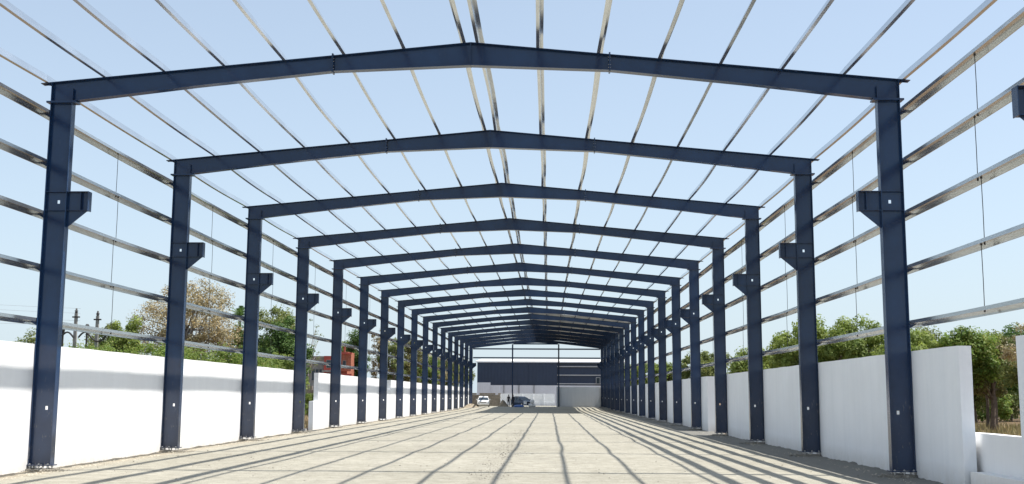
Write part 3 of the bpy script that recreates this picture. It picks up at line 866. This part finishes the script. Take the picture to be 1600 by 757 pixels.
# --- right side
GT = 'green trees beyond the right wall'
tree('tree', 'broad bright green tree above the right wall between second and first frames', 16.9, 76, 6.75, 5.0, M['leaf_fresh'], M['bark'], 11, GT, 60, 190, 0.13)
tree('tree', 'tall rounded green tree crown directly left of first right column', 19.8, 74, 6.9, 5.4, M['leaf_fresh'], M['bark'], 12, GT, 64, 190, 0.13)
tree('tree', 'dark lower green tree partly behind the first right column', 22.8, 72, 6.0, 4.6, M['leaf_mid'], M['bark'], 13, GT, 50, 170, 0.13)
tree('tree', 'small green tree left of the broad bright one', 14.0, 80, 5.3, 3.4, M['leaf_fresh'], M['bark'], 14, GT, 36, 150, 0.13)
tree('tree', 'green tree just right of the first right column above the wall', 19.9, 64, 5.75, 4.4, M['leaf_fresh'], M['bark'], 15, GT, 56, 190, 0.12)
tree('tree', 'bright green tree over the thick end of the right wall', 22.4, 63, 5.7, 3.8, M['leaf_vine'], M['bark'], 16, GT, 56, 180, 0.12)
tree('tree', 'tree with rusty olive leaves inside the right opening, left trunk', 24.2, 64, 5.2, 3.4, M['leaf_rust'], M['bark'], 17, 'trees seen through the right opening', 44, 150, 0.11, 0.34, base_r=0.17)
tree('tree', 'green tree inside the right opening with dark paired trunks', 26.2, 69, 5.7, 3.6, M['leaf_mid'], M['bark'], 18, 'trees seen through the right opening', 46, 160, 0.12, 0.36, base_r=0.14)
tree('tree', 'tree with reddish forked trunk inside the right opening', 24.6, 60, 5.0, 3.0, M['leaf_mid'], M['bark_red'], 19, 'trees seen through the right opening', 34, 120, 0.11, 0.45, base_r=0.12, n_limb=16)
tree('tree', 'sparse tan leaved tree above the right opening near the photo edge', 23.8, 58, 5.5, 3.2, M['leaf_dry'], M['bark_red'], 20, 'trees seen through the right opening', 26, 55, 0.09, 0.55, base_r=0.09, n_limb=18)
tree('tree', 'dark tree at far right behind the near wall end', 29.5, 72, 6.2, 5.2, M['leaf_dark'], M['bark'], 21, 'trees seen through the right opening', 50, 170, 0.13, 0.3)
tree('tree', 'low leafy tree filling the background of the right opening', 30.5, 84, 5.6, 6.0, M['leaf_mid'], M['bark'], 22, 'trees seen through the right opening', 60, 170, 0.15, 0.2)
for i, (x, y, h, w) in enumerate(((26.5, 88, 3.2, 4.5), (29.8, 92, 3.4, 5), (33.2, 90, 3.2, 5), (37.0, 94, 3.6, 5.5), (41.0, 97, 3.8, 5.5), (31.5, 99, 5.6, 5.5), (36.5, 103, 6.0, 6), (42, 106, 6.0, 6))):
    tree('bush', '%s clump from the left of undergrowth behind the trunks in the right opening' % ORD[i+1], x, y, h, w, M['leaf_mid' if i % 2 else 'leaf_vine'], M['bark'], 140+i,
         'undergrowth behind the right opening', 40, 110, 0.15, 0.05, 0.2, 0.28, 0.06, n_limb=5, low=-0.95, cat='bush')
far_r = [(13.2, 128, 6.0, 5), (15.6, 122, 6.6, 5.5), (18.4, 128, 6.8, 5.2), (21.4, 118, 6.2, 5.0), (24.6, 124, 6.8, 6.0), (28.5, 120, 6.6, 6), (12.6, 150, 6.2, 5.5), (11.8, 175, 6.4, 6)]
for i, (x, y, h, w) in enumerate(far_r):
    tree('tree', '%s from right in the far row of trees behind the right columns' % ORD[[6,5,4,3,2,1,7,8][i]], x, y, h, w, M['leaf_mid' if i % 3 else 'leaf_fresh'], M['bark'], 40+i, 'far row of trees on the right', 44, 120, 0.19)
for i, (x, y) in enumerate(((22.5, 66), (27.6, 74), (28.6, 66), (25.4, 77))):
    b = MB(); b.tube([(x, y, -.2), (x+.06, y, 1.5), (x-.05, y, 2.6), (x+.1, y, 4.2)], [0.11, 0.09, 0.08, 0.05], 7)
    t = thing('bare_trunk', 'slim dark trunk %s in the right opening, leaves far above' % ['at its left edge', 'in the deep shade', 'near the wall end', 'behind the others'][i], 'tree', (0, 0, 0), 'slim trunks in the right opening')
    b.build('trunk', M['bark'], t)

# --- left side
GLT = 'trees beyond the left wall'
tree('dry_tree', 'large dry tree with tan leaves and pale twigs behind the second left column', -27.4, 86, 10.75, 8.8, M['leaf_dry'], M['bark_grey'], 61, GLT, 210, 85, 0.10, 0.26, 0.25, 0.17, 0.22, n_limb=70, low=-0.95)
tree('tree', 'dark green round headed tree between third and fourth left columns', -22.2, 91, 8.9, 5.6, M['leaf_mid'], M['bark'], 62, GLT, 70, 190, 0.14, 0.25, 0.3, 0.26, 0.2)
tree('tree', 'very dark lower tree right of the round headed one', -19.9, 86, 7.4, 4.4, M['leaf_dark'], M['bark'], 63, GLT, 54, 170, 0.14, 0.2)
tree('tree', 'dark shrubby tree below the palm', -24.5, 92, 7.2, 4.6, M['leaf_dark'], M['bark'], 64, GLT, 50, 150, 0.14, 0.15)
tree('tree', 'green tree just right of the concrete poles', -30.4, 81, 7.5, 3.8, M['leaf_fresh'], M['bark'], 65, GLT, 40, 160, 0.13, 0.2)
tree('tree', 'pale green tree behind the right concrete pole', -32.6, 84, 6.9, 4.4, M['leaf_mid'], M['bark'], 66, GLT, 44, 140, 0.13, 0.2)
tree('tree', 'feathery green tree left of the first left column', -27.6, 60, 5.15, 3.6, M['leaf_mid'], M['bark'], 67, GLT, 40, 90, 0.10, 0.35, low=-0.6)
tree('tree', 'tall narrow dark green tree between the fifth and sixth left columns', -22.7, 136, 10.4, 2.9, M['leaf_dark'], M['bark'], 68, GLT, 60, 130, 0.17, 0.08, 0.1, 0.42)
tree('tree', 'light green tree left of the tall narrow one', -24.9, 140, 9.3, 3.4, M['leaf_fresh'], M['bark'], 69, GLT, 40, 120, 0.17, 0.2)
tree('tree', 'thin twiggy tree with few leaves between fourth and fifth left columns', -22.6, 108, 9.3, 3.0, M['leaf_mid'], M['bark_grey'], 70, GLT, 22, 14, 0.10, 0.3, 0.2, 0.2, 0.12, n_limb=22)
tree('tree', 'small green tree over the grey house roof', -25.6, 142, 6.9+1, 3.6, M['leaf_vine'], M['bark'], 71, GLT, 34, 120, 0.16, 0.2)
tree('tree', 'slim green tree right beside the fourth left column', -21.5, 98, 6.6, 1.7, M['leaf_mid'], M['bark'], 72, GLT, 24, 110, 0.12, 0.2, 0.1, 0.4)
far_l = [(-21.9, 150, 11.2, 3.6, 'leaf_dry'), (-19.9, 146, 9.6, 4.2, 'leaf_mid'), (-18.6, 152, 9.4, 4.6, 'leaf_rust'), (-17.2, 160, 8.4, 4.4, 'leaf_vine'),
         (-17.6, 172, 8.8, 5.0, 'leaf_dry'), (-15.9, 178, 8.4, 4.6, 'leaf_mid'), (-17.5, 196, 9.4, 5.4, 'leaf_rust'), (-15.6, 205, 8.8, 5.0, 'leaf_mid'), (-20.5, 165, 8.2, 5, 'leaf_dark')]
for i, (x, y, h, w, mk) in enumerate(far_l):
    tree('tree', '%s tree back from the red house in the far left row, %s' % (ORD[i+1], {'leaf_dry': 'dry and twiggy', 'leaf_mid': 'green', 'leaf_rust': 'olive brown', 'leaf_vine': 'yellow green', 'leaf_dark': 'dark'}[mk]),
         x, y, h, w, M[mk], M['bark_grey'], 80+i, 'far row of trees on the left', 46, 60 if mk == 'leaf_dry' else 110, 0.16, 0.2, n_limb=30)

# bushes forming the green bank behind the left wall
bank = [(-30.5, 71, 4.9, 5), (-27.3, 69, 5.0, 5), (-24.6, 71, 5.1, 5.2), (-22.0, 69, 4.9, 5), (-20.0, 72, 5.2, 4.6), (-17.9, 70, 4.5, 4.2), (-16.6, 66, 3.3, 2.6), (-26.0, 64, 4.5, 4.4), (-21.4, 64, 4.3, 4.6), (-18.3, 78, 4.8, 3.4)]
for i, (x, y, h, w) in enumerate(bank):
    tree('bush', '%s bush from the left in the vine covered bank behind the left wall' % ORD[i+1], x, y, h, w, M['leaf_vine' if i % 3 else 'leaf_fresh'], M['bark'], 100+i,
         'bushes of the green bank behind the left wall', 62, 150, 0.10, 0.05, 0.2, 0.26, 0.07, n_limb=8, low=-0.95, cat='bush')
for i, (x, y, h, w) in enumerate(((-18.6, 92, 2.2, 1.6), (-21.0, 100, 1.8, 2.0), (-17.2, 80, 1.4, 1.4))):
    tree('bush', 'small bush seen through the first left opening, %s' % ['tallest', 'widest', 'lowest and nearest'][i], x, y, h, w, M['leaf_vine'], M['bark'], 120+i, 'small bushes in the left opening', 20, 90, 0.08, 0.05, 0.2, 0.3, 0.04, n_limb=5, low=-0.95, cat='bush')

# palm
t = thing('palm_tree', 'small palm with ragged fronds right of the dry tan tree', 'tree', (-26.1, 96, 0))
b = MB(); b.tube([(0, 0, -.2), (0.1, 0, 4), (0, 0, 8.3)], [0.2, 0.15, 0.13], 8); b.build('trunk', M['bark_grey'], t)
for i in range(15):
    a = i*2.399; el = R(random.uniform(-15, 75)); b = MB()
    d = Vector((math.cos(a)*math.cos(el), math.sin(a)*math.cos(el), math.sin(el)))
    side = d.cross(Vector((0, 0, 1))).normalized()
    pts = [Vector((0, 0, 8.3))+d*1.5*q + Vector((0, 0, -0.6*q*q)) for q in (0, .25, .5, .75, 1)]
    b.tube(pts, [0.03, 0.025, 0.02, 0.015, 0.008], 4)
    for j in range(1, 16):
        q = j/16; c_ = Vector((0, 0, 8.3))+d*1.5*q+Vector((0, 0, -0.6*q*q))
        for s in (-1, 1):
            tip = c_+side*s*0.42*(1-0.5*q)+d*0.2+Vector((0, 0, -0.18)); w_ = d*0.035
            b.add([c_-w_, c_+w_, tip], [(0, 1, 2)])
    b.build('frond', M['leaf_dark'], t)

# dry grass tufts in the right opening and left opening
b = MB()
for i in range(9000):
    if i % 3: x = random.uniform(20, 34); y = random.uniform(50, 80)
    else: x = random.uniform(-26, -12.6); y = random.uniform(60, 125)
    h = random.uniform(0.12, 0.42); a = random.uniform(0, 3.14); w_ = 0.03
    b.add([(x-w_*math.cos(a), y-w_*math.sin(a), -0.12), (x+w_*math.cos(a), y+w_*math.sin(a), -0.12), (x+random.gauss(0, .08), y+random.gauss(0, .08), -0.1+h)], [(0, 1, 2)])
M['straw'] = leaf_mat('straw', [(0.34, 0.26, 0.12), (0.42, 0.33, 0.17), (0.24, 0.22, 0.09)], 0.2)
tag(b.build('dry_grass', M['straw']), 'dry straw coloured grass on the ground outside the walls', kind='stuff')

# ------------------------------------------------------------------ cars
def car(label, loc, rz, paint, wid=1.62, kind='hatch'):
    t = thing('parked_car', label, 'car', loc, None, rz)          # nose points to -Y
    hw = wid/2
    # side profile: (y, z_bottom, z_belt, half width)
    secs = [(-1.95, 0.38, 0.62, hw*0.80), (-1.88, 0.26, 0.74, hw*0.93), (-1.5, 0.22, 0.86, hw), (-0.85, 0.2, 0.95, hw), (0.2, 0.2, 0.97, hw), (1.2, 0.2, 0.98, hw), (1.72, 0.24, 0.96, hw*0.97), (1.85, 0.36, 0.80, hw*0.88)]
    b = MB()
    for y, zb, zt, w_ in secs:
        b.v += [(-w_*0.92, y, zb), (-w_, y, (zb+zt)/2), (-w_*0.93, y, zt), (0, y, zt+0.03), (w_*0.93, y, zt), (w_, y, (zb+zt)/2), (w_*0.92, y, zb)]
    for i in range(len(secs)-1):
        for k in range(7):
            a = i*7; b.f.append((a+k, a+(k+1) % 7, a+7+(k+1) % 7, a+7+k))
    b.f.append(tuple(range(6, -1, -1))); e = (len(secs)-1)*7; b.f.append(tuple(e+k for k in range(7)))
    b.build('body', paint, t, smooth=False)
    rf = [(-0.42, 1.30, hw*0.68), (0.0, 1.44, hw*0.74), (0.8, 1.46, hw*0.74), (1.45, 1.38, hw*0.70)]
    b = MB()
    for y, z, w_ in rf: b.v += [(-w_, y, z), (-w_*0.9, y, z+0.045), (w_*0.9, y, z+0.045), (w_, y, z)]
    for i in range(3):
        for k in range(4):
            a = i*4; b.f.append((a+k, a+(k+1) % 4, a+4+(k+1) % 4, a+4+k))
    b.f += [(3, 2, 1, 0), (12, 13, 14, 15)]
    for s in (-1, 1):          # pillars
        for (p0, p1) in (((s*hw*0.90, -1.0, 0.95), (s*hw*0.70, -0.42, 1.31)), ((s*hw*0.93, 0.35, 0.97), (s*hw*0.75, 0.35, 1.45)), ((s*hw*0.9, 1.7, 0.96), (s*hw*0.70, 1.42, 1.39))):
            b.tube([p0, p1], 0.04, 6)
    b.build('roof', paint, t)
    b = MB(); b.add([(-hw*0.88, -0.99, 0.97), (hw*0.88, -0.99, 0.97), (hw*0.66, -0.44, 1.31), (-hw*0.66, -0.44, 1.31), (-hw*0.88, -0.96, 0.96), (hw*0.88, -0.96, 0.96), (hw*0.66, -0.41, 1.30), (-hw*0.66, -0.41, 1.30)], [(0,1,2,3),(7,6,5,4),(0,4,5,1),(1,5,6,2),(2,6,7,3),(3,7,4,0)]); b.build('windscreen', M['glass'], t)
    b = MB(); b.add([(-hw*0.86, 1.70, 0.99), (hw*0.86, 1.70, 0.99), (hw*0.66, 1.45, 1.37), (-hw*0.66, 1.45, 1.37)], [(1,0,3,2)]); b.build('rear_window', M['glass'], t)
    for s in (-1, 1):
        b = MB(); b.add([(s*hw*0.93, -0.93, 0.975), (s*hw*0.93, 1.66, 0.975), (s*hw*0.735, 1.42, 1.37), (s*hw*0.735, -0.40, 1.37)], [(0,1,2,3) if s > 0 else (3,2,1,0)]); b.build('side_window', M['glass'], t)
        b = MB(); b.box(s*hw*0.56, s*hw*0.86, -1.93, -1.86, 0.62, 0.75); b.build('headlight', M['lamp'], t)
        b = MB(); b.box(s*hw*0.97, s*(hw+0.17), -0.80, -0.72, 0.96, 1.10); b.build('mirror', paint, t)
        for y in (-1.25, 1.2):
            b = MB(); b.tube([(s*(hw-0.18), y, 0.29), (s*(hw+0.005), y, 0.29)], 0.29, 16); w_ = b.build('wheel', M['rubber'], t)
            b = MB(); b.tube([(s*(hw+0.006), y, 0.29), (s*(hw+0.015), y, 0.29)], 0.17, 12); b.build('rim', M['bolt'], w_)
    b = MB(); b.box(-hw*0.5, hw*0.5, -1.97, -1.90, 0.60, 0.70); b.build('grille', M['black'], t)
    b = MB(); b.box(-hw*0.85, hw*0.85, -2.0, -1.90, 0.34, 0.50); b.build('bumper', paint, t)
    b = MB(); b.box(-0.22, 0.22, -2.012, -2.002, 0.38, 0.48); b.build('number_plate', M['lamp'], t)
    return t
car('small white car facing the camera beside the far left columns', (-9.4, 165.5, 0.17), R(3), M['carwhite'], 1.75)
car('dark blue car parked behind the two standing people', (-4.0, 169.5, 0.17), R(35), M['carblue'], 1.7)

def rounded(b, cx, cy, cz, rx, ry, rz, seed, n=12, m_=7):
    o = len(b.v)
    for i in range(m_+1):
        th = math.pi*i/m_
        for k in range(n):
            a = 2*math.pi*k/n; d = Vector((math.sin(th)*math.cos(a), math.sin(th)*math.sin(a), math.cos(th)))
            r_ = 1+0.16*noise.noise(d*1.7+Vector((seed, 0, 0)))
            b.v.append((cx+d.x*rx*r_, cy+d.y*ry*r_, cz+d.z*rz*r_))
    for i in range(m_):
        for k in range(n): b.f.append((o+i*n+k, o+(i+1)*n+k, o+(i+1)*n+(k+1) % n, o+i*n+(k+1) % n))
for i, (x, y, z, rx, rz, lab) in enumerate(((-2.35, 162.5, 0.95, 0.33, 0.30, 'white bulging sack on top of the small pile by the blue car'),
                                           (-2.62, 162.4, 0.42, 0.30, 0.28, 'grey white sack at the left foot of the small sack pile'),
                                           (-2.15, 162.6, 0.42, 0.28, 0.28, 'grey white sack at the right foot of the small sack pile'))):
    b = MB(); rounded(b, 0, 0, 0, rx, 0.26, rz, i*3.1)
    tag(b.build('cement_sack', M['sack'], smooth=True, loc=(x, y, z)), lab, 'sack', 'sacks by the blue car')
b = MB(); rounded(b, 0, 0, 0.0, 0.75, 0.5, 0.22, 5); o = b.build('tarpaulin', M['bluep'], loc=(-4.2, 161.5, 0.30)); tag(o, 'crumpled blue plastic sheet on the ground before the blue car', 'tarpaulin')
t = thing('plastic_chair', 'pale plastic chair standing between blue sheet and white sacks', 'chair', (-3.35, 161.8, 0.17))
b = MB(); b.box(-.22, .22, -.22, .22, .42, .46); b.build('seat', M['sack'], t)
b = MB(); b.box(-.22, .22, .20, .24, .462, .85); b.build('backrest', M['sack'], t)
for sx in (-.2, .2):
    for sy in (-.2, .2):
        b = MB(); b.tube([(sx*1.1, sy*1.1, 0), (sx, sy, .418)], .022, 6); b.build('leg', M['sack'], t)

# ------------------------------------------------------------------ people
def person(label, loc, rz, top, trousers, lean=0.0, arm=0.0, seed=0):
    t = thing('person', label, 'person', loc, None, rz)
    V = []; E = []; Rr = []
    def add(p_, r_, par=None):
        V.append(p_); Rr.append(r_)
        if par is not None: E.append((par, len(V)-1))
        return len(V)-1
    pel = add((0, 0, 0.95), (0.155, 0.11))
    belly = add((0, 0.0, 1.08), (0.15, 0.10), pel)
    chest = add((0, 0.01, 1.28), (0.17, 0.115), belly)
    sh = add((0, 0.01, 1.42), (0.13, 0.085), chest)
    neck = add((0, 0, 1.50), (0.055, 0.055), sh)
    jaw = add((0, -0.02, 1.56), (0.068, 0.075), neck)
    hd = add((0, -0.005, 1.64), (0.080, 0.095), jaw)
    add((0, 0.005, 1.71), (0.06, 0.07), hd)
    add((0, -0.115, 1.595), (0.012, 0.012), jaw)      # nose
    for s in (-1, 1):
        add((s*0.088, 0.005, 1.61), (0.014, 0.02), hd)
        h_ = add((s*0.09, 0, 0.88), (0.088, 0.095), pel)
        k_ = add((s*0.105, -0.02*(s+lean), 0.50), (0.058, 0.06), h_)
        a_ = add((s*0.11, 0.02, 0.09), (0.038, 0.04), k_)
        f_ = add((s*0.115, -0.06, 0.045), (0.042, 0.035), a_)
        add((s*0.12, -0.17, 0.03), (0.035, 0.022), f_)
        s_ = add((s*0.185, 0.01, 1.40), (0.058, 0.055), sh)
        e_ = add((s*0.235, 0.03, 1.13), (0.040, 0.042), s_)
        fw = -0.12-arm*0.1 if s > 0 else -0.04
        w_ = add((s*0.25, fw, 0.90+arm*0.12*(s > 0)), (0.026, 0.028), e_)
        p1 = add((s*0.25, fw-0.02, 0.83+arm*0.12*(s > 0)), (0.018, 0.034), w_)
        z0 = 0.83+arm*0.12*(s > 0)
        for j, (dy, l_) in enumerate(((-0.032, .070), (-0.012, .080), (0.009, .074), (0.028, .058))):
            q = add((s*0.25, fw-0.02+dy, z0-0.035), (0.0095, 0.0095), p1)
            q = add((s*0.247, fw-0.022+dy*1.1, z0-0.035-l_*0.5), (0.0085, 0.0085), q)
            add((s*0.238, fw-0.022+dy*1.1, z0-0.035-l_), (0.0075, 0.0075), q)
        q = add((s*0.243, fw-0.06, z0+0.012), (0.011, 0.011), p1)
        add((s*0.238, fw-0.075, z0-0.03), (0.009, 0.009), q)
    me = bpy.data.meshes.new('body'); me.from_pydata(V, E, []); me.update()
    tmp = bpy.data.objects.new('tmp', me); col.objects.link(tmp)
    sk = tmp.modifiers.new('s', 'SKIN'); sk.use_smooth_shade = True
    if not me.skin_vertices: me.skin_vertices.new() if hasattr(me.skin_vertices, 'new') else None
    lay = me.skin_vertices[0] if len(me.skin_vertices) else None
    if lay:
        for i, r_ in enumerate(Rr): lay.data[i].radius = r_
        lay.data[0].use_root = True
    ss = tmp.modifiers.new('d', 'SUBSURF'); ss.levels = 1; ss.render_levels = 1
    dg = bpy.context.evaluated_depsgraph_get(); dg.update()
    out = bpy.data.meshes.new_from_object(tmp.evaluated_get(dg))
    bpy.data.objects.remove(tmp); out.name = 'body'
    out.materials.clear()
    for mm in (M['skin'], top, trousers, M['rubber']): out.materials.append(mm)
    for pl in out.polygons:
        c_ = pl.center
        out_arm = abs(c_.x) > 0.20 and c_.z < 1.3
        if c_.z < 0.075: pl.material_index = 3
        elif c_.z > 1.485: pl.material_index = 0
        elif out_arm and c_.z < 1.02: pl.material_index = 0
        elif c_.z > 0.93 or out_arm: pl.material_index = 1
        else: pl.material_index = 2
        pl.use_smooth = True
    put('body', out, t)
    b = MB(); rounded(b, 0, 0.015, 1.665, 0.089, 0.104, 0.085, seed, 14, 8)
    b.build('hair', M['hair'], t, smooth=True)
    b = MB()
    for s in (-1, 1): b.tube([(s*0.032, -0.100, 1.63), (s*0.032, -0.104, 1.63)], 0.010, 6)
    b.build('eyes', M['black'], t)
    return t
person('person in dark clothes standing on the left of the pair by the far gable', (-5.75, 164.6, 0.17), R(15), M['cloth_g'], M['cloth_d'], 0.5, 0.3, 1)
person('person in black clothes standing on the right of the pair by the blue car', (-5.12, 164.2, 0.17), R(-150), M['cloth_d'], M['cloth_d'], 0.2, 0.8, 2)
